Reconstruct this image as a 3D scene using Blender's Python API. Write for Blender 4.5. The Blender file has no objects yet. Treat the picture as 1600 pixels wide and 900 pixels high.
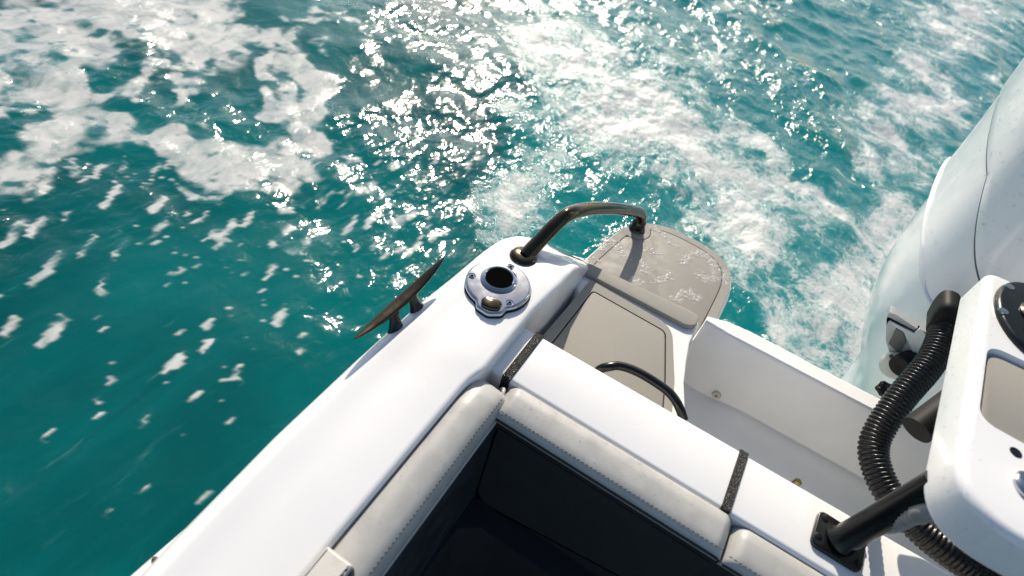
import bpy, math, random
import numpy as np
from mathutils import Vector, Matrix

random.seed(4); rng = np.random.default_rng(7)
S = bpy.context.scene
COL = S.collection

# ------------------------------------------------------------------ camera
# world: x = inboard (starboard), y = aft, z = up, water at z = 0, metres
R = np.array([[0.8453, 0.5073, 0.1678], [0.4720, -0.5619, -0.6793], [-0.2503, 0.6534, -0.7144]])
_u, _s, _v = np.linalg.svd(R); R = _u @ _v
FPX = 900.0
C0 = np.array([0, 0, 1.5])
cam = bpy.data.cameras.new('camera'); cam_o = bpy.data.objects.new('camera', cam); COL.objects.link(cam_o)
cam.sensor_width = 36; cam.lens = FPX / 1600 * 36; cam.clip_start = .02; cam.clip_end = 5000
M = Matrix.Identity(4)
for i in range(3):
    M[i][0] = R[0, i]; M[i][1] = -R[1, i]; M[i][2] = -R[2, i]; M[i][3] = C0[i]
cam_o.matrix_world = M
cam.dof.use_dof = True; cam.dof.focus_distance = 1.12; cam.dof.aperture_fstop = 3.2
S.camera = cam_o

# ------------------------------------------------------------------ sky, sun, exposure
SUN_AZ, SUN_EL = math.radians(116), math.radians(33.5)      # azimuth from +x
sd = Vector((math.cos(SUN_AZ) * math.cos(SUN_EL), math.sin(SUN_AZ) * math.cos(SUN_EL), math.sin(SUN_EL)))
W = bpy.data.worlds.new('World'); S.world = W; W.use_nodes = True
nt = W.node_tree; bg = nt.nodes['Background']
sky = nt.nodes.new('ShaderNodeTexSky'); sky.sky_type = 'NISHITA'; sky.sun_disc = False
sky.sun_elevation = SUN_EL; sky.sun_rotation = math.atan2(sd.x, sd.y)
nt.links.new(sky.outputs[0], bg.inputs[0]); bg.inputs[1].default_value = .10
sun = bpy.data.lights.new('sun', 'SUN'); sun.energy = 4.2; sun.angle = math.radians(.55); sun.color = (1, .895, .745)
sun_o = bpy.data.objects.new('sun', sun); COL.objects.link(sun_o)
sun_o.rotation_euler = sd.to_track_quat('Z', 'Y').to_euler()
S.view_settings.view_transform = 'Standard'; S.view_settings.look = 'None'
S.view_settings.exposure = .38; S.view_settings.gamma = 1; S.view_settings.use_curve_mapping = False

# ------------------------------------------------------------------ pixel -> place helpers
def ray(px, py): return R.T @ np.array([(px - 800) / FPX, (py - 450) / FPX, 1.])
def P(px, py, z): d = ray(px, py); return C0 + d * (z - C0[2]) / d[2]
def PY(px, py, y): d = ray(px, py); return C0 + d * (y - C0[1]) / d[1]
def P2(pts, z): return [tuple(P(a, b, z)[:2]) for a, b in pts]

# ------------------------------------------------------------------ mesh helpers
def link(name, verts, faces, mat, parent=None, smooth=True, angle=40, kind=None):
    me = bpy.data.meshes.new(name); me.from_pydata([tuple(map(float, v)) for v in verts], [], faces); me.update()
    if smooth:
        me.shade_smooth()
        if angle < 180: me.set_sharp_from_angle(angle=math.radians(angle))
    o = bpy.data.objects.new(name, me); COL.objects.link(o)
    if mat: me.materials.append(mat)
    if parent: o.parent = parent
    if kind: o['kind'] = kind
    return o
def empty(name, label, cat, loc=(0, 0, 0), group=None):
    o = bpy.data.objects.new(name, None); COL.objects.link(o); o.empty_display_size = .05
    o['label'] = label; o['category'] = cat
    if group: o['group'] = group
    return o
class MB:
    def __init__(s): s.v = []; s.f = []
    def add(s, v, f):
        n = len(s.v); s.v += [tuple(map(float, p)) for p in v]; s.f += [tuple(i + n for i in q) for q in f]; return s
    def build(s, name, mat, parent=None, **k): return link(name, s.v, s.f, mat, parent, **k)
def area2(o): return sum(o[i][0] * o[(i + 1) % len(o)][1] - o[(i + 1) % len(o)][0] * o[i][1] for i in range(len(o)))
def ccw(o): return list(o) if area2(o) > 0 else list(o)[::-1]
def inset(o, d):
    n = len(o); out = []
    for i in range(n):
        a, b, c = np.array(o[i - 1]), np.array(o[i]), np.array(o[(i + 1) % n])
        e1 = (b - a) / (np.linalg.norm(b - a) + 1e-9); e2 = (c - b) / (np.linalg.norm(c - b) + 1e-9)
        n1 = np.array([-e1[1], e1[0]]); n2 = np.array([-e2[1], e2[0]]); m = n1 + n2; L = m @ m
        out.append(tuple(b + d * m * 2 / max(L, .6)))
    return out
def rpoly(pts, rad, seg=6):
    n = len(pts); out = []
    if not hasattr(rad, '__len__'): rad = [rad] * n
    for i in range(n):
        a, b, c = np.array(pts[i - 1], float), np.array(pts[i], float), np.array(pts[(i + 1) % n], float)
        if rad[i] <= 0: out.append(tuple(b)); continue
        la, lc = np.linalg.norm(a - b), np.linalg.norm(c - b)
        d = min(rad[i], la * .49, lc * .49)
        p, q = b + (a - b) / la * d, b + (c - b) / lc * d
        for k in range(seg + 1):
            t = k / seg; out.append(tuple((1 - t) ** 2 * p + 2 * t * (1 - t) * b + t * t * q))
    return out
def dense(o, step):
    out = []
    n = len(o)
    for i in range(n):
        a, b = np.array(o[i]), np.array(o[(i + 1) % n]); k = max(1, int(np.linalg.norm(b - a) / step))
        out += [tuple(a + (b - a) * j / k) for j in range(k)]
    return out
def prism_data(o, z0, z1, r=0, seg=4, rb=0):
    o = ccw(o); rings = []
    if rb: rings += [(rb * (1 - math.sin(k / seg * math.pi / 2)), z0 + rb * (1 - math.cos(k / seg * math.pi / 2))) for k in range(seg)]
    rings.append((0, z0 + rb))
    if r: rings += [(r * (1 - math.cos(k / seg * math.pi / 2)), z1 - r + r * math.sin(k / seg * math.pi / 2)) for k in range(seg + 1)]
    else: rings.append((0, z1))
    v = []; f = []; n = len(o)
    for d, z in rings: v += [(x, y, z) for x, y in (inset(o, d) if d else o)]
    for k in range(len(rings) - 1):
        for i in range(n):
            j = (i + 1) % n; f.append((k * n + i, k * n + j, (k + 1) * n + j, (k + 1) * n + i))
    f.append(tuple(range(n))[::-1]); f.append(tuple((len(rings) - 1) * n + i for i in range(n)))
    return v, f
def prism(name, o, z0, z1, mat, parent, r=0, seg=4, rb=0, **k):
    v, f = prism_data(o, z0, z1, r, seg, rb); return link(name, v, f, mat, parent, **k)
def ring_prism(name, o, inn, z0, z1, mat, parent, **kw):
    n = len(o); v = [(x, y, z0) for x, y in o] + [(x, y, z1) for x, y in o] + [(x, y, z1) for x, y in inn] + [(x, y, z0) for x, y in inn]
    f = []
    for i in range(n):
        j = (i + 1) % n
        for k in range(3): f.append((k * n + i, k * n + j, (k + 1) * n + j, (k + 1) * n + i))
    return link(name, v, f, mat, parent, **kw)
def catmull(pts, n=8, closed=False):
    p = [np.array(q, float) for q in pts]; out = []
    q = [2 * p[0] - p[1]] + p + [2 * p[-1] - p[-2]]
    for i in range(1, len(q) - 2):
        for k in range(n):
            t = k / n
            out.append(.5 * (2 * q[i] + (q[i + 1] - q[i - 1]) * t + (2 * q[i - 1] - 5 * q[i] + 4 * q[i + 1] - q[i + 2]) * t * t + (3 * q[i] - q[i - 1] - 3 * q[i + 1] + q[i + 2]) * t ** 3))
    out.append(p[-1]); return out
def resample(pts, step):
    p = np.array(pts); s = np.r_[0, np.cumsum(np.linalg.norm(np.diff(p, axis=0), axis=1))]
    t = np.linspace(0, s[-1], max(2, int(s[-1] / step) + 1))
    return np.stack([np.interp(t, s, p[:, i]) for i in range(3)], 1)
def tube_data(path, rad, n=16, caps=True, ref=(0, 0, 1)):
    path = [np.array(p, float) for p in path]; m = len(path)
    if not hasattr(rad, '__len__'): rad = [rad] * m
    v = []; f = []; u = None
    for i, p in enumerate(path):
        t = path[min(i + 1, m - 1)] - path[max(i - 1, 0)]; t /= np.linalg.norm(t) + 1e-12
        if u is None:
            u = np.cross(t, ref); 
            if np.linalg.norm(u) < 1e-3: u = np.cross(t, (1, 0, 0))
        u = u - t * (u @ t); u /= np.linalg.norm(u); w = np.cross(t, u)
        for k in range(n):
            a = 2 * math.pi * k / n; v.append(p + rad[i] * (math.cos(a) * u + math.sin(a) * w))
    for i in range(m - 1):
        for k in range(n):
            l = (k + 1) % n; f.append((i * n + k, i * n + l, (i + 1) * n + l, (i + 1) * n + k))
    if caps: f.append(tuple(range(n))[::-1]); f.append(tuple((m - 1) * n + k for k in range(n)))
    return v, f
def tube(name, path, rad, mat, parent, n=16, caps=True, **k):
    v, f = tube_data(path, rad, n, caps); return link(name, v, f, mat, parent, **k)
def lathe_data(prof, c, n=32, axis=(0, 0, 1)):
    ax = Vector(axis).normalized(); q = Vector((0, 0, 1)).rotation_difference(ax); v = []; f = []; m = len(prof)
    for r, z in prof:
        for k in range(n):
            a = 2 * math.pi * k / n; p = q @ Vector((r * math.cos(a), r * math.sin(a), z)); v.append((p.x + c[0], p.y + c[1], p.z + c[2]))
    for i in range(m - 1):
        for k in range(n):
            l = (k + 1) % n; f.append((i * n + k, i * n + l, (i + 1) * n + l, (i + 1) * n + k))
    if prof[0][0] > 1e-6: f.append(tuple(range(n))[::-1])
    if prof[-1][0] > 1e-6: f.append(tuple((m - 1) * n + k for k in range(n)))
    return v, f
def lathe(name, prof, c, mat, parent, n=32, axis=(0, 0, 1), **k):
    v, f = lathe_data(prof, c, n, axis); return link(name, v, f, mat, parent, **k)
def loft(name, secs, mat, parent, closed=True, caps=True, **k):
    n = len(secs[0]); v = [p for s in secs for p in s]; f = []
    for i in range(len(secs) - 1):
        for j in range(n if closed else n - 1):
            l = (j + 1) % n; f.append((i * n + j, i * n + l, (i + 1) * n + l, (i + 1) * n + j))
    if caps and closed: f.append(tuple(range(n))[::-1]); f.append(tuple((len(secs) - 1) * n + j for j in range(n)))
    return link(name, v, f, mat, parent, **k)
def arc(cx, cy, r, a0, a1, n=6): return [(cx + r * math.cos(math.radians(a0 + (a1 - a0) * k / n)), cy + r * math.sin(math.radians(a0 + (a1 - a0) * k / n))) for k in range(n + 1)]

# ------------------------------------------------------------------ materials
def mat(name, col, rough=.4, metal=0, coat=0, var=0, vscale=20, rvar=0, bump=0, bscale=300, spec=.5, btype='noise', coat_rough=.05, vdetail=5):
    m = bpy.data.materials.new(name); m.use_nodes = True; t = m.node_tree; N = t.nodes; L = t.links
    b = N['Principled BSDF']; b.inputs['Base Color'].default_value = (*col, 1); b.inputs['Roughness'].default_value = rough
    b.inputs['Metallic'].default_value = metal; b.inputs['Coat Weight'].default_value = coat; b.inputs['Coat Roughness'].default_value = coat_rough
    b.inputs['Specular IOR Level'].default_value = spec
    tc = N.new('ShaderNodeTexCoord')
    if var or rvar:
        n = N.new('ShaderNodeTexNoise'); n.inputs['Scale'].default_value = vscale; n.inputs['Detail'].default_value = vdetail; L.new(tc.outputs['Object'], n.inputs['Vector'])
        if var:
            r = N.new('ShaderNodeMapRange'); r.inputs['From Min'].default_value = .3; r.inputs['From Max'].default_value = .7
            r.inputs['To Min'].default_value = 1 - var; r.inputs['To Max'].default_value = 1 + var * .4; L.new(n.outputs['Fac'], r.inputs['Value'])
            x = N.new('ShaderNodeMix'); x.data_type = 'RGBA'; x.blend_type = 'MULTIPLY'; x.inputs['Factor'].default_value = 1
            x.inputs['A'].default_value = (*col, 1); L.new(r.outputs[0], x.inputs['B']); L.new(x.outputs['Result'], b.inputs['Base Color'])
        if rvar:
            r = N.new('ShaderNodeMapRange'); r.inputs['From Min'].default_value = .35; r.inputs['From Max'].default_value = .65
            r.inputs['To Min'].default_value = max(.02, rough - rvar); r.inputs['To Max'].default_value = rough + rvar
            L.new(n.outputs['Fac'], r.inputs['Value']); L.new(r.outputs[0], b.inputs['Roughness'])
    if bump:
        if btype == 'voronoi':
            n2 = N.new('ShaderNodeTexVoronoi'); out = n2.outputs['Distance']
        else:
            n2 = N.new('ShaderNodeTexNoise'); n2.inputs['Detail'].default_value = 3; out = n2.outputs['Fac']
        n2.inputs['Scale'].default_value = bscale; L.new(tc.outputs['Object'], n2.inputs['Vector'])
        bn = N.new('ShaderNodeBump'); bn.inputs['Strength'].default_value = bump; bn.inputs['Distance'].default_value = .002
        L.new(out, bn.inputs['Height']); L.new(bn.outputs[0], b.inputs['Normal'])
    return m
M_GEL = mat('gelcoat_white', (.80, .80, .79), .28, coat=.35, var=.03, vscale=6, rvar=.05, bump=.02, bscale=30)
M_GEL2 = mat('moulded_white', (.82, .815, .80), .38, coat=.15, var=.05, vscale=9, rvar=.06, bump=.03, bscale=60)
M_COWL = mat('cowling_white', (.80, .81, .82), .22, coat=.6, var=.03, vscale=5, rvar=.05)
M_CUSH = mat('light_grey_vinyl', (.44, .435, .41), .42, var=.09, vscale=30, rvar=.12, bump=.05, bscale=420, btype='voronoi', vdetail=7)
M_NAVY = mat('navy_vinyl', (.020, .027, .035), .5, var=.25, vscale=18, rvar=.1, bump=.2, bscale=420, btype='voronoi')
M_DARK = mat('charcoal_liner', (.016, .017, .018), .6, var=.2, vscale=12)
M_EVA = mat('grey_deck_foam', (.30, .285, .25), .75, var=.10, vscale=900, bump=.25, bscale=1500, vdetail=2)
M_EVAW = mat('wet_deck_foam', (.26, .247, .222), .66, var=.08, vscale=40, rvar=.10, bump=.25, bscale=1500)
M_GROOVE = mat('groove_black', (.02, .02, .02), .7)
M_BLK = mat('black_chrome', (.075, .062, .040), .13, metal=1, rvar=.07, vscale=25, var=.12)
M_BLKP = mat('black_coated_steel', (.005, .0055, .006), .24, rvar=.06, vscale=40, spec=.4)
M_CHR = mat('polished_steel', (.52, .52, .52), .10, metal=1, rvar=.04, vscale=60, bump=.012, bscale=120)
M_RUB = mat('black_rubber', (.006, .006, .0065), .30, rvar=.10, vscale=120, spec=.35)
M_MATTE = mat('matte_black_plastic', (.006, .006, .007), .55, spec=.2)
M_STRIP = mat('black_loop_strip', (.018, .017, .015), .32, bump=1.0, bscale=480, btype='voronoi', rvar=.2, vscale=200)
M_STITCH = mat('dark_thread', (.12, .12, .11), .7)
M_GREYH = mat('grey_conduit', (.22, .22, .21), .35, rvar=.1, vscale=60)
M_GREYP = mat('grey_bracket', (.36, .39, .40), .4, coat=.2, var=.1, vscale=30)
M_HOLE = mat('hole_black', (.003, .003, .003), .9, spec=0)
def glassy(name, col, tr, rough):
    m = mat(name, col, rough); b = m.node_tree.nodes['Principled BSDF']; b.inputs['Transmission Weight'].default_value = tr; b.inputs['IOR'].default_value = 1.33; return m
def drop_mat():
    m = bpy.data.materials.new('water_drop'); m.use_nodes = True; t = m.node_tree; N = t.nodes; N.remove(N['Principled BSDF'])
    tr = N.new('ShaderNodeBsdfTransparent'); tr.inputs[0].default_value = (.93, .94, .95, 1); gl = N.new('ShaderNodeBsdfGlossy'); gl.inputs['Roughness'].default_value = .06
    fr = N.new('ShaderNodeFresnel'); fr.inputs['IOR'].default_value = 1.6; mx = N.new('ShaderNodeMixShader')
    ge = N.new('ShaderNodeNewGeometry'); sb = N.new('ShaderNodeMath'); sb.operation = 'SUBTRACT'; sb.use_clamp = True; t.links.new(fr.outputs[0], sb.inputs[0]); t.links.new(ge.outputs['Backfacing'], sb.inputs[1])
    t.links.new(sb.outputs[0], mx.inputs[0]); t.links.new(tr.outputs[0], mx.inputs[1]); t.links.new(gl.outputs[0], mx.inputs[2]); t.links.new(mx.outputs[0], N['Material Output'].inputs['Surface']); return m
M_DROP = drop_mat()
M_SUDS = mat('splashed_suds', (.62, .61, .58), .2); M_SUDS.node_tree.nodes['Principled BSDF'].inputs['Alpha'].default_value = .32

# ------------------------------------------------------------------ the sea
def fft_field(n, L, lo, hi, p, seed, ax=1.0, ay=1.0):
    g = np.random.default_rng(seed)
    kx = np.fft.fftfreq(n, L / n)[None, :] / ax; ky = np.fft.fftfreq(n, L / n)[:, None] / ay
    k = np.hypot(kx, ky); k[0, 0] = 1
    A = k ** -p * np.exp(-(lo * k) ** -4.) * np.exp(-(k * hi) ** 2)
    A[0, 0] = 0
    h = np.fft.ifft2(np.fft.fft2(g.standard_normal((n, n))) * A).real
    return h / h.std()
HEEL_N = Vector((.088, .012, .996)).normalized()      # the boat heels a little in its turn: sea normal in boat axes
HEEL = np.array(Vector((0, 0, 1)).rotation_difference(HEEL_N).to_matrix()); HEEL_P = np.array([0, .5, 0.])
def sea():
    X0, X1, Y0, Y1, D = -5.2, 3.2, -1.4, 10.8, .0145
    xs = np.arange(X0, X1, D); ys = np.arange(Y0, Y1, D); nx, ny = len(xs), len(ys)
    GX, GY = np.meshgrid(xs, ys)
    N = 1024; L = N * D
    def F(lo, hi, p, seed, ax=1., ay=1.):
        h = fft_field(N, L, lo, hi, p, seed, ax, ay); return h[:ny, :nx]
    # photo position of every grid point, to lay foam where it lies on the water
    q0 = R @ (HEEL @ np.stack([GX.ravel(), GY.ravel() - .5, 0 * GX.ravel()]) + (HEEL_P - C0)[:, None])
    z = np.maximum(q0[2], .15)
    PXg = (800 + FPX * q0[0] / z).reshape(ny, nx); PYg = (450 + FPX * q0[1] / z).reshape(ny, nx)
    wob = 14.
    ux = PXg + wob * F(1.0, .03, 1.6, 21); uy = PYg + wob * F(1.0, .03, 1.6, 22)
    def stroke(pts, r, soft=1.0, ux=ux, uy=uy):
        r = r * .88
        d = np.full((ny, nx), 1e9)
        for (a, b), (c, e) in zip(pts[:-1], pts[1:]):
            vx, vy = c - a, e - b; l2 = vx * vx + vy * vy + 1e-6
            t = np.clip(((ux - a) * vx + (uy - b) * vy) / l2, 0, 1)
            d = np.minimum(d, np.hypot(ux - a - t * vx, uy - b - t * vy))
        return np.clip((1 - d / r) * 1.6 * soft + .0, 0, 1)
    # wake mask: churned water aft of the transom, bounded on the port side by a shear line
    edge = np.interp(PYg, [-200, 0, 120, 220, 340, 460, 900], [900, 850, 815, 790, 770, 760, 740])
    wake = np.clip((ux - edge) / 70 + .5, 0, 1); wake = wake * wake * (3 - 2 * wake)
    foam = np.zeros((ny, nx))
    for pts, r, s in [
        ([(-250, 90), (0, 60), (120, 25), (260, 15), (330, 40)], 95, .95), ([(-200, 160), (0, 130), (60, 120)], 60, .8),
        ([(330, 30), (400, 48), (455, 80)], 44, .9), ([(455, 75), (485, 130), (500, 190), (508, 235)], 46, 1.), ([(415, 110), (430, 160), (480, 200)], 36, .95),
        ([(508, 235), (440, 252), (360, 246), (290, 226), (215, 214), (150, 195)], 40, .95), ([(150, 195), (95, 220), (50, 250), (0, 275), (-150, 330)], 44, .8),
        ([(110, 40), (112, 120), (125, 195)], 34, .9), ([(150, 150), (235, 130), (290, 85), (300, 110), (285, 140)], 24, .8), ([(125, 195), (60, 145)], 26, .7),
        ([(330, 270), (420, 292), (430, 275)], 30, .7), ([(60, 290), (45, 310)], 24, .8), ([(0, 182), (45, 172)], 20, .8),
        ([(230, 60), (330, 70)], 26, .7), ([(480, 20), (560, 60)], 22, .7), ([(560, 300), (520, 320)], 22, .6), ([(290, 298), (320, 300)], 18, .7)]:
        foam = np.maximum(foam, s * stroke(pts, r))
    vx_ = PXg + .3 * (ux - PXg); vy_ = PYg + .3 * (uy - PYg); g = np.random.default_rng(5); fl = []
    while len(fl) < 260:
        a, b = g.uniform(-60, 790), 250 + 480 * g.random() ** 1.6
        if a + b * 1.02 < 1090 - 40 and g.random() < np.interp(b, [250, 420, 740], [1, .7, .2]) * np.interp(a, [0, 300, 700], [.5, .9, 1]): fl.append((a, b, 2.4 + 5 * g.random() ** 2.5))
    for a, b, r in fl:
        m = (np.abs(PXg - a) < 40) & (np.abs(PYg - b) < 40); iy, ix = np.where(m)
        if len(iy) == 0: continue
        sl = (slice(iy.min(), iy.max() + 1), slice(ix.min(), ix.max() + 1)); L_ = r * .9
        du, dv = vx_[sl] - a, vy_[sl] - b; t = np.clip((du * .7 - dv * .7), -L_, L_); d = np.hypot(du - .7 * t, dv + .7 * t)
        foam[sl] = np.maximum(foam[sl], np.clip((1 - d / r) * 1.3, 0, .62))
    for a, b, r in [(170, 307, 20), (245, 326, 18), (305, 345, 15), (350, 366, 21), (440, 376, 24), (470, 386, 22), (550, 350, 14), (625, 360, 22), (345, 310, 15), (500, 312, 16), (20, 372, 24), (60, 355, 20),
                    (110, 335, 12), (90, 410, 22), (70, 440, 22), (140, 390, 18), (190, 395, 16), (165, 440, 16), (100, 520, 24), (85, 530, 22), (20, 515, 20), (440, 512, 14), (370, 592, 16), (305, 625, 12), (270, 575, 20), (245, 360, 16), (330, 545, 14), (175, 802, 14), (232, 760, 12), (320, 780, 12), (75, 680, 12), (150, 650, 10), (390, 350, 14), (590, 345, 14), (690, 370, 16), (650, 395, 16), (-60, 480, 40), (-90, 640, 30)]:
        foam = np.maximum(foam, .72 * stroke([(a - r * .6, b + r * .6), (a + r * .6, b - r * .6)], r * .54, ux=vx_, uy=vy_))
    aer = np.zeros((ny, nx))
    for pts, r, s in [
        ([(930, 120), (1010, 200), (1120, 260), (1230, 300), (1320, 380), (1400, 440)], 190, 1.), ([(1500, 20), (1470, 120), (1400, 240), (1350, 360), (1330, 520)], 125, 1.), ([(1190, 380), (1260, 500), (1330, 600)], 150, 1.),
        ([(800, 330), (880, 290), (960, 240)], 90, .7), ([(840, 60), (900, 170), (930, 260)], 90, .8), ([(1540, 60), (1600, 20)], 60, .7), ([(1000, 140), (1130, 90), (1180, 60)], 50, .55), ([(1700, 0), (1900, -80)], 160, .8)]:
        aer = np.maximum(aer, s * stroke(pts, r, .8))
    hole = np.zeros((ny, nx))
    for pts, r, s in [([(1150, 150), (1230, 205), (1290, 230)], 62, 1.), ([(930, 10), (1080, 30), (1200, 70)], 45, .9), ([(1320, 40), (1290, 130)], 46, .8), ([(980, 300), (1015, 310)], 34, .9), ([(1000, 345), (1090, 355)], 34, .8), ([(1210, 440), (1240, 470)], 22, .5), ([(1130, 500), (1170, 520)], 34, .8), ([(1090, 20), (1000, 5)], 40, .8)]:
        hole = np.maximum(hole, s * stroke(pts, r, 1.2))
    far = np.clip((PYg + 40) / -60, 0, 1)
    aer = np.maximum(aer, far * .6 * wake)
    aer = aer * (1 - .9 * hole)
    behind = q0[2].reshape(ny, nx) < .2
    foam[behind] = 0; aer[behind] = 0; wake[behind] = 0
    # water surface
    def slope(h, s):
        gy, gx = np.gradient(h, D); return h * (s / np.sqrt((gx ** 2 + gy ** 2).mean()))
    patch = np.clip(.95 + .45 * F(3.0, .5, 1.5, 8), .4, 1.8)
    sm = slope(F(.7, .07, 2.1, 1, 1., 1.25), .10) * patch + slope(F(2.5, .4, 2.5, 3), .07)
    ch = slope(F(.6, .07, 2.0, 2), .13) + slope(F(1.4, .2, 2.2, 5), .10)
    H = sm * (1 - wake) + ch * wake
    lace = F(.35, .02, 1.35, 11)
    H += .003 * aer * np.abs(F(.3, .03, 1.6, 12))
    H += .004 * np.clip(foam, 0, 1)
    fx = np.clip(np.minimum(GX - X0, X1 - .05 - GX) / .6, 0, 1); fy = np.clip(np.minimum(GY - Y0, Y1 - .05 - GY) / .6, 0, 1)
    H *= fx * fy
    # keep the water below the hull and motor bracket calm
    V = np.stack([GX.ravel(), GY.ravel() - .5, H.ravel()], 1)
    x1, y1 = xs[-1], ys[-1]; B = 1500.
    cor = [(X0, Y0 - .5, 0), (x1, Y0 - .5, 0), (x1, y1 - .5, 0), (X0, y1 - .5, 0), (-B, -B, 0), (B, -B, 0), (B, B, 0), (-B, B, 0)]
    nv = nx * ny; V = np.vstack([V, cor])
    i = np.arange(ny - 1)[:, None] * nx + np.arange(nx - 1)[None, :]
    Q = np.stack([i, i + 1, i + nx + 1, i + nx], -1).reshape(-1, 4)
    Q = np.vstack([Q, [[nv + 4, nv + 5, nv + 1, nv], [nv + 5, nv + 6, nv + 2, nv + 1], [nv + 6, nv + 7, nv + 3, nv + 2], [nv + 7, nv + 4, nv, nv + 3]]])
    me = bpy.data.meshes.new('sea'); me.vertices.add(len(V)); me.vertices.foreach_set('co', V.ravel())
    me.loops.add(Q.size); me.loops.foreach_set('vertex_index', Q.ravel().astype(np.int32))
    me.polygons.add(len(Q)); me.polygons.foreach_set('loop_start', np.arange(0, Q.size, 4, dtype=np.int32)); me.update()
    me.shade_smooth()
    pad = np.zeros(8)
    for nm, A in (('patch', patch), ('foam', foam), ('aeration', aer), ('wake', wake), ('lace', lace)):
        at = me.attributes.new(nm, 'FLOAT', 'POINT'); at.data.foreach_set('value', np.r_[A.ravel(), pad].astype(np.float32))
    o = bpy.data.objects.new('sea', me); COL.objects.link(o); o['kind'] = 'structure'
    o.matrix_world = Matrix.Translation(HEEL_P) @ Matrix(HEEL.tolist()).to_4x4()
    o['label'] = 'teal sea with white foam and sun glitter behind the boat'
    # material
    m = bpy.data.materials.new('sea_water'); m.use_nodes = True; t = m.node_tree; Nn = t.nodes; Lk = t.links
    b = Nn['Principled BSDF']; b.inputs['IOR'].default_value = 1.33
    tc = Nn.new('ShaderNodeTexCoord')
    def attr(n):
        a = Nn.new('ShaderNodeAttribute'); a.attribute_name = n; return a.outputs['Fac']
    def noise(scale, detail=4, rough=.55, dist=0., vec=None):
        n = Nn.new('ShaderNodeTexNoise'); n.inputs['Scale'].default_value = scale; n.inputs['Detail'].default_value = detail; n.inputs['Roughness'].default_value = rough
        n.inputs['Distortion'].default_value = dist; Lk.new(vec or tc.outputs['Object'], n.inputs['Vector']); return n.outputs['Fac']
    def math_(op, a, bb, clamp=False):
        n = Nn.new('ShaderNodeMath'); n.operation = op; n.use_clamp = clamp
        for k, s in enumerate((a, bb)):
            if isinstance(s, (int, float)): n.inputs[k].default_value = s
            elif s is not None: Lk.new(s, n.inputs[k])
        return n.outputs[0]
    def rng_(v, a, bb, c=0., d=1., smooth=True):
        n = Nn.new('ShaderNodeMapRange'); n.interpolation_type = 'SMOOTHSTEP' if smooth else 'LINEAR'
        n.inputs['From Min'].default_value = a; n.inputs['From Max'].default_value = bb; n.inputs['To Min'].default_value = c; n.inputs['To Max'].default_value = d
        Lk.new(v, n.inputs['Value']); return n.outputs[0]
    def mixc(f, A, B):
        n = Nn.new('ShaderNodeMix'); n.data_type = 'RGBA'
        if isinstance(f, (int, float)): n.inputs['Factor'].default_value = f
        else: Lk.new(f, n.inputs['Factor'])
        for k, s in (('A', A), ('B', B)):
            if isinstance(s, tuple): n.inputs[k].default_value = (*s, 1)
            else: Lk.new(s, n.inputs[k])
        return n.outputs['Result']
    mp = Nn.new('ShaderNodeMapping'); mp.inputs['Scale'].default_value = (1, .62, 1); mp.inputs['Rotation'].default_value = (0, 0, .15); Lk.new(tc.outputs['Object'], mp.inputs['Vector'])
    foamA, aerA, wakeA, laceA = attr('foam'), attr('aeration'), attr('wake'), attr('lace')
    def voro(scale, vec, smooth=.6):
        n = Nn.new('ShaderNodeTexVoronoi'); n.feature = 'SMOOTH_F1'; n.inputs['Scale'].default_value = scale; n.inputs['Smoothness'].default_value = smooth
        Lk.new(vec, n.inputs['Vector']); return n.outputs['Distance']
    def ridge(n): return math_('SUBTRACT', 1., math_('ABSOLUTE', math_('MULTIPLY', math_('SUBTRACT', n, .5), 3.2), None))
    def warp(amount, scale):
        n = Nn.new('ShaderNodeTexNoise'); n.inputs['Scale'].default_value = scale; n.inputs['Detail'].default_value = 3; Lk.new(tc.outputs['Object'], n.inputs['Vector'])
        v = Nn.new('ShaderNodeVectorMath'); v.operation = 'MULTIPLY_ADD'; Lk.new(n.outputs['Color'], v.inputs[0]); v.inputs[1].default_value = (amount,) * 3; Lk.new(tc.outputs['Object'], v.inputs[2]); return v.outputs[0]
    big = noise(.9, 3)
    deep = mixc(rng_(big, .35, .65), (.0005, .074, .077), (.0008, .130, .130))
    st_ = Nn.new('ShaderNodeMapping'); st_.inputs['Scale'].default_value = (1, .22, 1); st_.inputs['Rotation'].default_value = (0, 0, .12); Lk.new(tc.outputs['Object'], st_.inputs['Vector'])
    strk = noise(9, 5, .6, .3, st_.outputs[0]); deep = mixc(rng_(strk, .45, .75, 0, .55), deep, (.001, .125, .126))
    thin = noise(26, 4, .55, .1, st_.outputs[0]); deep = mixc(math_('MULTIPLY', rng_(thin, .62, .80), rng_(strk, .45, .65, 0, .35)), deep, (.22, .42, .42))
    deep = mixc(wakeA, deep, (.001, .165, .168))
    # surface foam on the calm side: thin, lacy, with holes
    n1 = noise(13, 6, .62, .6, mp.outputs[0]); n2 = noise(46, 4, .6, .2, mp.outputs[0])
    wv = warp(.16, 5); vh = voro(7.5, wv); vh2 = voro(19, wv)
    nf = math_('ADD', math_('MULTIPLY', n1, .65), math_('MULTIPLY', n2, .35))
    f1 = math_('ADD', foamA, math_('MULTIPLY', math_('SUBTRACT', nf, .5), 1.5))
    f1 = math_('ADD', f1, math_('MULTIPLY', math_('SUBTRACT', vh, .44), 1.5)); f1 = math_('ADD', f1, math_('MULTIPLY', math_('SUBTRACT', vh2, .45), 1.05))
    fm = math_('MULTIPLY', math_('MULTIPLY', rng_(f1, .24, .88), rng_(foamA, .04, .72)), rng_(n1, .3, .62, .42, .92))
    # churned water in the wake: filaments, torn lace and milky veils
    ww = warp(.30, 2.6)
    w1 = noise(2.6, 7, .62, .6, ww); w2 = noise(9.5, 8, .66, .8, ww); w3 = noise(34, 5, .66, .3, ww); w4 = noise(80, 3, .6)
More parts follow.
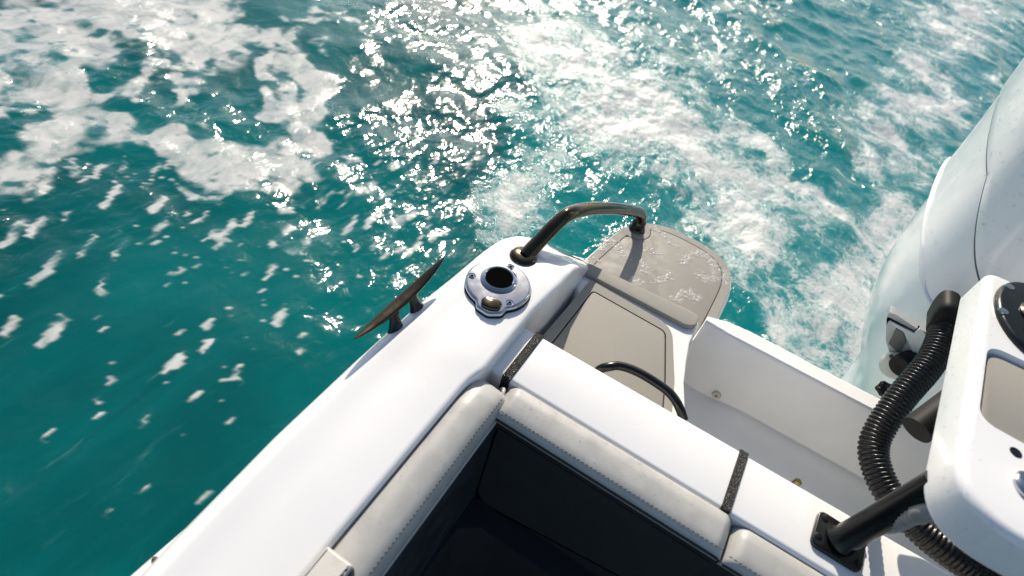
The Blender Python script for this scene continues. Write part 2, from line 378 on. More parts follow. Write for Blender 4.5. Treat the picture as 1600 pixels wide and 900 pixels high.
    fil = math_('ADD', math_('MULTIPLY', ridge(w2), .5), math_('MULTIPLY', ridge(w3), .5))
    a1 = math_('ADD', math_('MULTIPLY', aerA, .45), math_('MULTIPLY', math_('SUBTRACT', w1, .5), 2.3))
    cover = math_('MAXIMUM', rng_(aerA, 0, .5), math_('MULTIPLY', wakeA, .35))
    milk = math_('MULTIPLY', math_('MULTIPLY', rng_(a1, -.2, .9), cover), .55)
    a2 = math_('ADD', a1, math_('MULTIPLY', math_('SUBTRACT', fil, .50), 1.0))
    a2 = math_('ADD', a2, math_('MULTIPLY', math_('SUBTRACT', w4, .5), .45))
    wf = math_('MULTIPLY', math_('MULTIPLY', rng_(a2, .47, 1.02), cover), .90)
    colr = mixc(milk, deep, (.12, .43, .43)); colr = mixc(math_('MULTIPLY', rng_(foamA, .1, .9), .25), colr, (.16, .36, .36))
    ftot = math_('MAXIMUM', fm, wf)
    colr = mixc(ftot, colr, (.64, .635, .61))
    # ripples below mesh size
    r1 = noise(7.5, 1.5, .45, .3, mp.outputs[0]); r2 = noise(21, 2, .5, .4, mp.outputs[0]); r3 = noise(52, 2, .5); patA = attr('patch')
    rr = math_('MULTIPLY', math_('ADD', math_('MULTIPLY', r1, .040), math_('MULTIPLY', r2, math_('ADD', math_('MULTIPLY', wakeA, .005), .0115))), patA)
    rr = math_('ADD', rr, math_('MULTIPLY', math_('MULTIPLY', r3, .0042), math_('ADD', wakeA, .12)))
    rr = math_('ADD', rr, math_('MULTIPLY', wf, .0022)); rr = math_('ADD', rr, math_('MULTIPLY', math_('MULTIPLY', w4, wf), .002))
    bn = Nn.new('ShaderNodeBump'); bn.inputs['Strength'].default_value = 1; bn.inputs['Distance'].default_value = 1.0; Lk.new(rr, bn.inputs['Height'])
    # body colour wells up from below and does not follow the ripples; only the mirror surface does
    up = Nn.new('ShaderNodeCombineXYZ'); 
    for k in range(3): up.inputs[k].default_value = HEEL_N[k]
    nm = Nn.new('ShaderNodeMix'); nm.data_type = 'VECTOR'; Lk.new(math_('ADD', math_('MULTIPLY', wf, .45), .12), nm.inputs['Factor'])
    Lk.new(up.outputs[0], nm.inputs[4]); Lk.new(bn.outputs[0], nm.inputs[5])
    df = Nn.new('ShaderNodeBsdfDiffuse'); Lk.new(colr, df.inputs['Color']); Lk.new(nm.outputs[1], df.inputs['Normal'])
    gl = Nn.new('ShaderNodeBsdfGlossy'); Lk.new(math_('ADD', rng_(ftot, 0, 1, .135, .50), math_('MULTIPLY', fm, -.1)), gl.inputs['Roughness']); gl.inputs['Color'].default_value = (1, 1, 1, 1); Lk.new(bn.outputs[0], gl.inputs['Normal'])
    fr = Nn.new('ShaderNodeFresnel'); fr.inputs['IOR'].default_value = 1.33; Lk.new(bn.outputs[0], fr.inputs['Normal'])
    mx = Nn.new('ShaderNodeMixShader'); Lk.new(math_('MULTIPLY', fr.outputs[0], rng_(ftot, 0, 1, 1., .45)), mx.inputs[0]); Lk.new(df.outputs[0], mx.inputs[1]); Lk.new(gl.outputs[0], mx.inputs[2])
    Lk.new(mx.outputs[0], Nn['Material Output'].inputs['Surface']); Nn.remove(b)
    me.materials.append(m)
sea()

# ------------------------------------------------------------------ the boat
boat = empty('motor_boat', 'white motor boat seen from aboard at its stern corner', 'boat')
# gunwale: lofted cap, rounded outboard edge, turned down at the stern
def cap_section(y):
    xo = np.interp(y, [-1.4, -.05, .06, .14, .40, .55, .65, .74, .80, .84, .88, .92, .96], [-.352, -.360, -.3725, -.3815, -.3815, -.378, -.370, -.365, -.357, -.343, -.318, -.285, -.25])
    zt = np.interp(y, [-1.4, .74, .79, .83, .87, .91, .96], [.75, .75, .748, .738, .712, .676, .640])
    xi = np.interp(y, [-1.4, .455, .475, .490, .505, .66, .76, 2], [-.215, -.215, -.2135, -.210, -.2055, -.2055, -.196, -.195])
    ro, ri = .034, .009
    pts = [(xi, .56), (xi, zt - ri)]
    pts += arc(xi - ri, zt - ri, ri, 0, 90, 5)
    mid = [(xi + (xo - xi) * t, zt + .004 * math.sin(math.pi * t)) for t in (.3, .5, .7)]
    pts += mid + arc(xo + ro, zt - ro * .8, ro, 90, 180, 8) + [(xo + .002, .60), (xo + .02, .56)]
    return [(a, y, c) for a, c in pts]
ysec = list(np.linspace(-1.4, .40, 12)) + list(np.linspace(.42, .965, 60))
gunwale = loft('gunwale', [cap_section(y) for y in ysec], M_GEL, boat, angle=60)
# hull side and rub rail
def hull_sec(y):
    xo = np.interp(y, [-1.4, .55, .80, .90, .99], [-.376, -.372, -.352, -.32, -.27])
    return [(xo, y, .60), (xo + .005, y, .40), (xo + .03, y, .15), (xo + .09, y, -.25), (xo + .14, y, -.25), (xo + .07, y, .15), (xo + .045, y, .40), (xo + .04, y, .60)]
loft('hull_side', [hull_sec(y) for y in np.linspace(-1.4, .99, 40)], M_GEL, boat)
def rail_sec(y):
    x0 = float(np.interp(y, [-1.4, .0, .14, .55, .74], [-.392, -.3885, -.380, -.376, -.364])); return [(x0 + .02, y, .700), (x0 - .006, y, .702), (x0 - .011, y, .692), (x0 - .011, y, .672), (x0 - .006, y, .662), (x0 + .02, y, .664)]
loft('rub_rail', [rail_sec(y) for y in np.linspace(-1.4, .62, 40)], M_GEL, boat, angle=70)
lathe('rail_end_screw', [(.0038, 0), (.003, .002), (0, .0025)], (-.3875, .052, .7012), mat('rust_brown', (.10, .05, .04), .5), boat, 10)
# stern moulding: step deck, splash well and transom wall as one moulded skin
deck_poly = [(-.20, .60), (-.20, .86), (-.262, .94), (-.262, .992), (.062, .992), (.082, .975), (.084, .90), (.094, .85), (.106, .80), (.125, .75), (.139, .72), (.160, .66), (.17, .60)]
def sdist(poly, X, Y):
    d = np.full(X.shape, 1e9); ins = np.zeros(X.shape, bool); n = len(poly)
    for i in range(n):
        (ax, ay), (bx, by) = poly[i], poly[(i + 1) % n]; vx, vy = bx - ax, by - ay
        t = np.clip(((X - ax) * vx + (Y - ay) * vy) / (vx * vx + vy * vy), 0, 1); d = np.minimum(d, np.hypot(X - ax - t * vx, Y - ay - t * vy))
        c = ((ay > Y) != (by > Y)) & (X < (bx - ax) * (Y - ay) / (by - ay + 1e-12) + ax); ins ^= c
    return np.where(ins, d, -d)
def moulding():
    xs = np.r_[np.arange(-.262, .03, .006), np.arange(.03, .22, .0018), np.arange(.22, 1.5, .02)]; ys = np.r_[np.arange(.60, .94, .004), np.arange(.94, 1.0201, .002)]
    X, Y = np.meshgrid(xs, ys)
    def ramp(s, w, r):            # drafted wall with rounded lip and fillet
        t = np.clip((s + w) / w, 0, 1); return t + 0 * r
    def soft(t): return np.clip(t, 0, 1) ** 2 * (3 - 2 * np.clip(t, 0, 1))
    sdk = sdist(deck_poly, X, Y); z1 = .45 + .186 * soft((sdk + .010) / .030)
    wl = np.interp(X, [.05, .13, .2, 1.5], [.975, .968, .9685, .966]); wo = np.interp(X, [.05, .075, .12, .16, .21, 1.5], [.985, .993, 1.009, 1.013, 1.013, 1.006])
    z2 = .45 + .193 * soft((Y - (wl - .012)) / .016) - .25 * soft((Y - (wo - .003)) / .009)
    z2 = np.where(X < .075, -1, z2)
    k = 90.; Z = np.log(np.exp(k * (z1 - .5)) + np.exp(k * (z2 - .5))) / k + .5
    Z += .012 * np.exp(-((Y - .95) / .03) ** 2) * soft((X - .15) / .1) * (Z < .47)
    ny, nx = X.shape; i = (np.arange(ny - 1)[:, None] * nx + np.arange(nx - 1)[None]).ravel()
    return link('stern_moulding', np.stack([X.ravel(), Y.ravel(), Z.ravel()], 1), [(a, a + 1, a + nx + 1, a + nx) for a in i.tolist()], M_GEL2, boat, angle=180)
mould = moulding()
prism('hull_transom', [(-.265, .975), (1.5, .975), (1.5, 1.004), (-.265, 1.004)], -.3, .385, M_GEL, boat)
dr = PY(1119, 618, .9535)
lathe('drain_fitting', [(.0, -.012), (.0035, -.012), (.0038, .001), (.0085, .002), (.010, .0), (.010, -.014)], dr, mat('drain_cream', (.55, .53, .45), .4), boat, 20, axis=(0, -1, .15))
lathe('well_bolt', [(.0060, 0), (.0060, .025), (.0045, .027), (0, .027)], (P(1250, 750, .69)[0], .680, .660), mat('brass', (.20, .15, .07), .25, metal=1), boat, 16)
# transom top (gate) in sections with the black strips between them
def yz_bar(name, x0, x1, ya, yf, zt, zb, m, r=.007):
    pr = [(yf, zb), (yf, zt - r)] + [(yf + r - r * math.cos(a), zt - r + r * math.sin(a)) for a in np.linspace(.3, math.pi / 2, 4)] + [(ya - r + r * math.sin(a), zt - r + r * math.cos(a)) for a in np.linspace(0, math.pi / 2, 5)] + [(ya, zb)]
    return loft(name, [[(x, y, z) for y, z in pr] for x in (x0, x0 + .0015, x1 - .0015, x1)], m, boat, angle=50)
tt = yz_bar('transom_end', -.2060, -.1845, .651, .5345, .7155, .40, M_GEL)
gate = yz_bar('transom_gate', -.1685, .2030, .651, .5345, .7155, .40, M_GEL)
gate2 = yz_bar('transom_top', .2175, 1.3, .6495, .5345, .7150, .40, M_GEL)
yz_bar('edge_strip', -.1840, -.1690, .6535, .534, .7185, .50, M_STRIP, .004)
yz_bar('edge_strip', .2035, .2170, .6535, .534, .7185, .50, M_STRIP, .004)
# grab handle behind the gate
hp = [tuple(P(a, b, z)) for a, b, z in [(928, 588, .655), (938, 577, .672), (952, 573, .68), (970, 572, .68), (1000, 583, .68), (1038, 607, .68), (1053, 622, .68), (1062, 638, .675), (1068, 655, .66)]]
tube('grab_handle', catmull(hp, 6), .0085, M_BLKP, boat, 14)
# step mat: border + centre panel with a recessed groove
so = ccw(rpoly([(-.1895, .652), (-.1850, .745), (-.1775, .917), (.020, .908), (.072, .775), (.106, .652)], [0, 0, .012, .035, .01, 0]))
so = ccw(dense(so, .02)); 
prism('mat_base', so, .632, .6385, M_GROOVE, boat)
cin = ccw(rpoly([(-.163, .652), (-.161, .745), (-.158, .889), (.012, .884), (.055, .764), (.088, .652)], [0, 0, .008, .012, .006, 0]))
cin_o = inset(cin, -.0022)
# border: polygon with the centre cut out, built as a strip along the groove
def strip_between(name, A, B, z0, z1, m, parent):
    n = min(len(A), len(B)); v = []; f = []
    for (a, b) in zip(A, B): v += [(*a, z0), (*a, z1), (*b, z1), (*b, z0)]
    for i in range(n - 1):
        for k in range(4): f.append((i * 4 + k, i * 4 + (k + 1) % 4, (i + 1) * 4 + (k + 1) % 4, (i + 1) * 4 + k))
    f.append((3, 2, 1, 0)); f.append(tuple((n - 1) * 4 + k for k in range(4)))
    return link(name, v, f, m, parent)
def along(pts, n):
    p = np.array(pts); s = np.r_[0, np.cumsum(np.linalg.norm(np.diff(p, axis=0), axis=1))]; t = np.linspace(0, s[-1], n)
    return [(np.interp(q, s, p[:, 0]), np.interp(q, s, p[:, 1])) for q in t]
outl = rpoly([(-.1895, .40), (-.1890, .652), (-.1850, .745), (-.1775, .917), (.020, .908), (.072, .775), (.106, .652), (.2, .4)], [0, 0, 0, .012, .035, .01, 0, 0])[1:-1]
inl = rpoly([(-.166, .40), (-.1655, .652), (-.1635, .745), (-.1605, .8915), (.0135, .8865), (.0575, .765), (.0905, .652), (.2, .4)], [0, 0, 0, .010, .014, .006, 0, 0])[1:-1]
strip_between('mat_border', outl, inl, .636, .6445, M_EVA, boat)
prism('mat_panel', cin, .636, .6440, M_EVA, boat, r=.0015, seg=2)
# pad bar on the step edge
pad_o = rpoly([(-.228, .938), (-.208, .926), (.046, .928), (.062, .942), (.060, .970), (.046, .977), (-.195, .961), (-.232, .956)], [.004, .004, .012, .012, .012, .008, .003, .008])
prism('step_pad', pad_o, .634, .6475, M_EVA, boat, r=.003, seg=3)
# swim platform
pl = [(-.250, 1.0), (-.250, 1.118), (-.240, 1.20), (-.230, 1.27), (-.224, 1.318), (-.208, 1.352), (-.178, 1.388), (-.135, 1.410), (-.084, 1.418), (.010, 1.412), (.052, 1.398), (.083, 1.370), (.103, 1.328), (.110, 1.271), (.109, 1.165), (.106, 1.0)]
def smooth_closed(o, n, it):
    p = np.array(o + [o[0]]); q = np.r_[0, np.cumsum(np.linalg.norm(np.diff(p, axis=0), axis=1))]; t = np.linspace(0, q[-1], n, endpoint=False)
    p = np.stack([np.interp(t, q, p[:, 0]), np.interp(t, q, p[:, 1])], 1)
    for _ in range(it): p = .25 * np.roll(p, 1, 0) + .5 * p + .25 * np.roll(p, -1, 0)
    return [tuple(x) for x in p]
pl = ccw(smooth_closed([(-.250, .985), (-.250, 1.0)] + pl[1:] + [(.106, .985)], 110, 10))
platform = prism('swim_platform', inset(pl, -.006), .462, .500, M_GEL2, boat, r=.008, seg=4, rb=.01)
prism('platform_mat_base', inset(pl, .003), .499, .5035, M_GROOVE, boat)
mo = inset(pl, .002); 
mi_full = inset(pl, .0265)
POST = np.array(P(992, 362, .5))[:2]
def notch(o, r):
    o = list(o); n = len(o); ins = [np.linalg.norm(np.array(p) - POST) < r for p in o]
    k0 = next(i for i in range(n) if ins[i] and not ins[i - 1]); m = 0
    while ins[(k0 + m) % n]: m += 1
    pa, pb = np.array(o[k0 - 1]) - POST, np.array(o[(k0 + m) % n]) - POST
    a0, a1 = math.atan2(pa[1], pa[0]), math.atan2(pb[1], pb[0])
    am = math.atan2(1.22 - POST[1], -.07 - POST[0])
    d = lambda x, y: (x - y + math.pi) % (2 * math.pi) - math.pi
    lo, hi = d(a0, am), d(a1, am)
    for j in range(m):
        a_ = am + lo + (hi - lo) * (j + .5) / m; o[(k0 + j) % n] = tuple(POST + r * np.array([math.cos(a_), math.sin(a_)]))
    return o
ring_prism('platform_mat_border', mo, notch(inset(pl, .0245), .042), .5025, .5095, M_EVAW, boat)
prism('platform_mat_panel', notch(mi_full, .0445), .5025, .5093, M_EVAW, boat, r=.0012, seg=2)
# splashed suds lying on the platform
def suds():
    mb = MB(); g = np.random.default_rng(3)
    T = lambda a, b: P(700 + a * .3, 300 + b * .3, .5095)
    for st in [[(870, 255), (890, 300), (925, 340)], [(1000, 350), (1025, 390), (1050, 430)], [(1085, 468), (1120, 462), (1150, 430)], [(1040, 300), (1090, 318)], [(1130, 230), (1160, 260), (1190, 292)], [(1235, 345), (1290, 318), (1340, 325), (1385, 365), (1400, 425)],
               [(1310, 420), (1335, 455), (1390, 462)], [(1180, 562), (1215, 535), (1262, 510)], [(1268, 530), (1290, 560), (1310, 552)], [(1385, 440), (1400, 450)], [(1060, 190), (1110, 200)], [(760, 350), (730, 372)], [(840, 240), (800, 300)], [(1450, 420), (1440, 470)], [(1220, 370), (1250, 360)], [(950, 455), (1010, 480)]]:
        p = resample([T(*q) for q in st], .004)
        for q in p:
            for _ in range(5):
                if g.random() < .12: continue
                r = g.uniform(.0015, .0060) * (.6 + .8 * g.random()); c = q + np.r_[g.normal(0, .0068, 2), 0]
                lat = [(r * math.cos(a), r * .16 * math.sin(a)) for a in (0, .5, 1.0, 1.57)]
                v, f = lathe_data([(x, z) for x, z in lat[:-1]] + [(0.00001, lat[-1][1])], c, 7); f = [q_ for q_ in f if len(q_) == 4]; mb.add(v, f)
    mb.build('splashed_suds', M_SUDS, boat, angle=180, kind='stuff')
suds()
# bow-shaped grab rail from the gunwale to the platform
rp = [(-.2865, .771, .750), (-.278, .828, .771), (-.2695, .874, .7895), (-.264, .900, .792), (-.257, .940, .780), (-.245, 1.018, .745), (-.226, 1.124, .691), (-.207, 1.233, .629), (-.194, 1.308, .583), (-.1895, 1.330, .560), (-.1885, 1.336, .530), (-.1885, 1.337, .505)]
rail = tube('grab_rail', catmull(rp, 6), .0150, M_BLK, boat, 20)
fl = [(0, .007), (.018, .007), (.024, .005), (.027, .002), (.0275, 0)]
lathe('rail_flange', fl[::-1], (-.2875, .770, .7525), M_BLK, rail, 32, axis=(.02, .05, 1))
lathe('rail_flange', [(.024, 0), (.023, .006), (.019, .010), (.0185, .030), (.016, .033)], (-.1885, 1.337, .5085), M_BLKP, rail, 28)
# mooring cleat
cl = bpy.data.objects.new('mooring_cleat', None); COL.objects.link(cl); cl.parent = boat
def cleat():
    secs = []
    for t in np.linspace(-1, 1, 25):
        y = .515 + .112 * t; e = max(0., 1 - abs(t) ** 2.2); w = .0013 + .0100 * e ** .8; h = .0012 + .0070 * e ** .75
        z = .780 + .012 * t * t + .004 * t; x = -.380 + .002 * t
        s = []
        for k in range(14):
            a = 2 * math.pi * k / 14; ca, sa = math.cos(a), math.sin(a)
            s.append((x + w * math.copysign(abs(ca) ** .7, ca) + .35 * h * sa, y, z + h * math.copysign(abs(sa) ** .8, sa) * (1 if sa < 0 else .6)))
        secs.append(s)
    loft('cleat_bar', secs, M_BLK, cl, angle=60)
    for yb, yt in ((.477, .490), (.540, .536)):
        ss = []
        for t in np.linspace(0, 1, 9):
            w = .0200 - .0120 * math.sin(math.pi * min(1, t * 1.15) / 2) + .004 * max(0, t - .7); x = -.357 - .020 * t; y = yb + (yt - yb) * t; z = .735 + .043 * t
            ss.append([(x + w * .9 * math.cos(2 * math.pi * k / 14), y + w * 1.15 * math.sin(2 * math.pi * k / 14), z) for k in range(14)])
        loft('cleat_foot', ss, M_BLKP, cl, angle=60)
cleat()
# rod holder: polished plate with tab, raised collar, dark bore
rod = bpy.data.objects.new('rod_holder', None); COL.objects.link(rod); rod.parent = boat
RC = np.array([-.2835, .6685])
tabdir = np.array([.022, -.066]); tabdir /= np.linalg.norm(tabdir); tabn = np.array([-tabdir[1], tabdir[0]])
def rodplate():
    o = []; tab = [(-.030, .030), (-.0255, .0660), (-.019, .0705), (0, .0785), (.019, .0705), (.0255, .0660), (.030, .030)]
    for k in range(160):
        a = 2 * math.pi * k / 160; d = np.array([math.cos(a), math.sin(a)]); r = .0605
        w, u = d @ tabn, d @ tabdir
        for (x0, y0), (x1, y1) in zip(tab[:-1], tab[1:]):
            det = w * (y0 - y1) - u * (x0 - x1)
            if abs(det) < 1e-9: continue
            rr = (x0 * (y0 - y1) - y0 * (x0 - x1)) / det; tt_ = (w * y0 - u * x0) / det
            if rr > 0 and 0 <= tt_ <= 1: r = max(r, rr)
        o.append(RC + d * r)
    p_ = np.array(o)
    for _ in range(3): p_ = .25 * np.roll(p_, 1, 0) + .5 * p_ + .25 * np.roll(p_, -1, 0)
    o = [tuple(q) for q in p_]
    prism('seal', inset(ccw(o), -.0015), .7500, .7545, M_RUB, rod)
    global rod_plate
    rod_plate = prism('plate', o, .7545, .7635, M_CHR, rod, r=.0055, seg=5, angle=30)
    hc = RC + np.array([-.004, .008])
    lathe('collar', [(.034, .0), (.034, .004), (.031, .0065), (.0275, .0075), (.0255, .006), (.025, -.002)], (*hc, .7620), M_CHR, rod, 40)
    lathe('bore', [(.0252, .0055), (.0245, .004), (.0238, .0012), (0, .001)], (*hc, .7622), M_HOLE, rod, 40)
    tc_ = RC + tabdir * .056
    to = [tuple(tc_ + tabn * a + tabdir * b) for a, b in [(-.019, -.006), (-.012, -.013), (.012, -.013), (.019, -.006), (.0165, .009), (0, .0135), (-.0165, .009)]]
    prism('button', rpoly(to, .005, 4), .762, .7695, M_BLK, rod, r=.004, seg=4)
    for a in (200, 95, -35):
        a = math.radians(a); p = RC + .0495 * np.array([math.cos(a), math.sin(a)])
        lathe('screw', [(.0075, 0), (.0072, .0012), (.0055, .0004), (.0050, .0012), (.003, .0022), (0, .0024)], (*p, .7632), M_CHR, rod, 18)
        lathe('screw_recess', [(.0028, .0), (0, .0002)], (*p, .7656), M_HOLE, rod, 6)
rodplate()
# cockpit liner
prism('cockpit_floor', [(-.21, -1.4), (1.3, -1.4), (1.3, .54), (-.21, .54)], .03, .05, M_DARK, boat)
lin = rpoly([(-.1475, -1.0), (-.1475, .430), (1.2, .428), (1.2, -1.0)], [0, .045, 0, 0], 8)
L_out = [(-.20, -1.0), (-.20, .50)] + [(-.20, .52)] * 0 + [(-.17, .53), (1.2, .53)]
A_ = along([(-.20, -1.0), (-.20, .46), (-.19, .50), (-.15, .52), (1.2, .52)], 60); B_ = along(lin[:-1], 60)
strip_between('seat_shelf', A_, B_, .045, .398, M_DARK, boat)

# ------------------------------------------------------------------ corner bench cushions
bench = empty('corner_bench', 'light grey and navy padded corner bench inside the boat, wet on top', 'bench')
def side_prof(y):
    e = np.interp(y, [-1.2, .44, .475, .497, .508], [0, 0, .004, .012, .022])   # rounds down toward the corner
    return [(-.2125, y, .66), (-.2142, y, .728 - e), (-.2135, y, .7345 - e), (-.209, y, .7385 - e), (-.190, y, .7385 - e), (-.170, y, .7335 - e * .9), (-.1595, y, .7255 - e * .7), (-.1545, y, .713 - e * .4), (-.1530, y, .698 - e * .2), (-.1545, y, .688), (-.160, y, .66)]
side = loft('side_cushion', [side_prof(y) for y in list(np.linspace(-1.0, .42, 10)) + list(np.linspace(.43, .507, 14))], M_CUSH, bench, angle=50)
def back_prof(x, x0, x1, dz=0):
    e = .016 * max(0, 1 - (x - x0) / .022) ** 2 + .020 * max(0, 1 - (x1 - x) / .016) ** 2
    return [(x, .5335, .66 + dz), (x, .5338, .7085 - e + dz), (x, .5325, .7145 - e + dz), (x, .526, .7185 - e + dz), (x, .510, .7188 - e + dz), (x, .490, .7160 - e * .9 + dz), (x, .478, .7132 - e * .8 + dz), (x, .4725, .7095 - e * .6 + dz), (x, .4703, .7030 - e * .3 + dz), (x, .4735, .690 + dz), (x, .482, .66 + dz)]
def back(name, x0, x1, dz=0):
    xs = list(np.linspace(x0, x0 + .03, 10)) + list(np.linspace(x0 + .05, x1 - .03, 8)) + list(np.linspace(x1 - .02, x1, 8))
    return loft(name, [back_prof(x, x0, x1, dz) for x in xs], M_CUSH, bench, angle=50)
bk = back('backrest_cushion', -.1640, .2290, 0)
bk2 = back('backrest_cushion', .2325, 1.1, -.006)
# corner gusset between the two cushions
tube('corner_piping', catmull([(-.176, .524, .695), (-.170, .519, .7065), (-.1655, .507, .7085), (-.160, .492, .699), (-.1565, .480, .688)], 6), .0032, M_CUSH, bench, 10)
# navy faces
loft('side_panel', [[(x, y, z) for x, z in [(-.1555, .690), (-.1525, .675), (-.1505, .60), (-.1515, .50), (-.154, .398), (-.19, .398), (-.19, .690)]] for y in np.linspace(-1.0, .495, 6)], M_NAVY, bench)
loft('back_panel', [[(x, y, z) for y, z in [(.4785, .690), (.4765, .675), (.4775, .60), (.4785, .50), (.4790, .398), (.52, .398), (.52, .690)]] for x in np.linspace(-.17, 1.1, 8)], M_DARK, bench)
# proud panel with rounded corner (its edge reads as the groove)
bpo = rpoly([(-.1465, .668), (-.1500, .425), (-.130, .392), (.22, .478), (.226, .668)], [.006, .02, .02, .01, .006], 6)
v, f = prism_data([(x, -z) for x, z in bpo], .4722, .4800, 0)
v2 = [(a, b, c) for a, b, c in v]
pv = [(a, .4800 - (c - .4722), -b) for a, b, c in v2]
n_ = len(bpo)
link('backrest_panel', [(a, .4745 if b > .476 else .4790, c) for a, b, c in pv], f, mat('charcoal_vinyl', (.026, .028, .028), .5, var=.15, vscale=18, bump=.12, bscale=420, btype='voronoi'), bench, angle=30)
tube('panel_groove', catmull([(-.1475, .4742, .660), (-.1505, .4742, .54), (-.1508, .4742, .43), (-.1440, .4742, .402), (-.120, .4742, .3935), (.04, .4742, .434), (.16, .4742, .464)], 8), .0016, M_HOLE, bench, 6)
# piping and stitching
def seam(parent, pts, off, name='stitching'):
    p = resample(pts, .0072); mb = MB()
    for a, b in zip(p[:-1], p[1:]):
        q = a + (b - a) * .68
        v, f = tube_data([a + off, (a + q) / 2 + off + np.array([0, 0, .0006]), q + off], [.0007, .0011, .0007], 5); mb.add(v, f)
    mb.build(name, M_STITCH, parent, angle=180, kind='stuff')
s_pts = [(-.1537, y, .6975 - float(np.interp(y, [.44, .505], [0, .005]))) for y in np.linspace(-.2, .495, 50)]
tube('piping', [(-.1522, y, .6925 - float(np.interp(y, [.44, .505], [0, .003]))) for y in np.linspace(-1.0, .49, 40)], .0026, M_CUSH, side, 8)
seam(side, s_pts, np.array([-.0055, 0, .0275]))
for cu, x0, x1, dz in ((bk, -.158, .226, 0), (bk2, .236, .7, -.006)):
    tube('piping', [(x, .4705, .6965 + dz) for x in np.linspace(x0, x1, 20)], .0026, M_NAVY, cu, 8)
    seam(cu, [(x, .4770, .7135 + dz) for x in np.linspace(x0, x1, 30)], np.array([0, 0, .0002]))
# small end cushion lying over the side cushion
ec_o = rpoly([(-.2150, -.6), (-.2150, .166), (-.1735, .166), (-.1735, -.6)], .004)
prism('end_cushion', ec_o, .716, .7610, M_CUSH, bench, r=.005, seg=4)
prism('end_cushion_side', rpoly([(-.1745, -.6), (-.1745, .1645), (-.1715, .1645), (-.1715, -.6)], .001), .690, .7540, M_NAVY, bench)
seam(bench, [(-.1775, y, .7600) for y in np.linspace(0, .163, 10)], np.array([0, 0, .0008]))

# ------------------------------------------------------------------ tackle station (white table on a black post)
st = empty('tackle_station', 'white moulded table on a black post with black rod holder and grey pad', 'table')
def skew(pts):     # the table stands slightly turned in plan
    return [(x + (y - .64) * .102, y) for x, y in pts]
ZB, ZT = .885, .953
box_o = skew(rpoly([(.383, 1.078), (.383, .540), (1.05, .540), (1.05, 1.078)], [.02, .085, .085, .03], 12))
from mathutils.geometry import tessellate_polygon
tray = ccw(skew(rpoly([(.398, .868), (.398, .700), (.60, .685), (.60, .868)], .026, 8)))
def table_body():
    v, f = prism_data(box_o, ZB, ZT, .013, 6, .006); n = len(box_o); f = f[:-1]; k0 = len(v) - n
    k1 = len(v); m = len(tray)
    v += [(x, y, ZT) for x, y in tray] + [(x, y, ZT - .004) for x, y in inset(tray, .0012)] + [(x, y, ZT - .016) for x, y in inset(tray, .003)]
    for t in tessellate_polygon([[Vector(v[k0 + i]) for i in range(n)], [Vector(v[k1 + i]) for i in range(m)]]):
        a_, b_, c_ = [(k0 + i if i < n else k1 + i - n) for i in t]
        A, B, Cq = np.array(v[a_]), np.array(v[b_]), np.array(v[c_])
        f.append((a_, b_, c_) if np.cross(B - A, Cq - A)[2] > 0 else (a_, c_, b_))
    for q in range(2):
        for i in range(m):
            j = (i + 1) % m; f.append((k1 + q * m + i, k1 + q * m + j, k1 + (q + 1) * m + j, k1 + (q + 1) * m + i))
    f.append(tuple(k1 + 2 * m + i for i in range(m)))
    return link('table_body', v, f, M_GEL, st, angle=35)
box = table_body()
prism('tray_pad', inset(tray, .0075), ZT - .0155, ZT - .0075, M_EVA, st, r=.001, seg=2)
fc = (.4905, .978)
fo = [(fc[0] + .058 * math.cos(2 * math.pi * k / 48), fc[1] + .096 * math.sin(2 * math.pi * k / 48)) for k in range(48)]
hr = bpy.data.objects.new('table_rod_holder', None); COL.objects.link(hr); hr.parent = st
prism('flange', fo, ZT - .001, ZT + .010, M_BLKP, hr, r=.008, seg=6, angle=60)
lathe('collar', [(.036, 0), (.036, .003), (.033, .005), (.029, .004)], (fc[0] + .010, fc[1] + .005, ZT + .0095), M_BLKP, hr, 36)
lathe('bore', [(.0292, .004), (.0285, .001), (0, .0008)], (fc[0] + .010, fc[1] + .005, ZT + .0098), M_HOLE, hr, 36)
for p in (P(1568, 486, ZT + .01), P(1578, 448, ZT + .01)):
    lathe('screw', [(.0075, 0), (.007, .0025), (.004, .0032), (0, .0034)], (p[0], p[1], ZT + .0085), M_CHR, hr, 16)
p = P(1587, 707, ZT); lathe('drain_hole', [(.0075, -.001), (.0073, .0008), (.0058, .0012), (.0055, .0005), (0, .0005)], (p[0], p[1], ZT), M_RUB, st, 20)
p = P(1612, 765, ZT); lathe('chrome_cap', [(.022, -.001), (.022, .004), (.019, .007), (.014, .0075), (0, .006)], (p[0], p[1], ZT), M_CHR, st, 32)
# post with base plate
b0 = np.array([.376, .596]); PC = np.array([.3835, .606])
plate_o = rpoly([(.335, .564), (.335, .632), (.415, .632), (.415, .564)], .010, 5)
plate_o = rpoly([tuple(P(a, b, .722)[:2]) for a, b in [(1281, 795), (1267, 848), (1346, 897), (1356, 842)]], .012, 5)
prism('post_base', plate_o, .7155, .7225, M_BLKP, st, r=.002, seg=3)
bc = np.mean([P(a, b, .722)[:2] for a, b in [(1290, 806), (1276, 840), (1342, 882), (1350, 848)]], 0)
for a, b in [(1290, 810), (1279, 838), (1342, 880), (1349, 849)]:
    p = P(a, b, .7225); lathe('screw', [(.0055, 0), (.005, .0018), (.003, .0024), (0, .0024)], (p[0], p[1], .7225), M_BLKP, st, 14)
tube('post', [(.372, .590, .7225), (.3745, .5925, .735), (.3835, .6035, .80), (.3965, .620, .893)], [.0225, .0195, .019, .019], M_BLKP, st, 28)
# tube of the rod holder showing below the table, with its cut end
e0 = P(1432, 672, .835); tube('rod_tube', [e0, e0 + (np.array([.475, .90, .90]) - e0) * .5, np.array([.475, .90, .90])], .0225, M_MATTE, hr, 24)
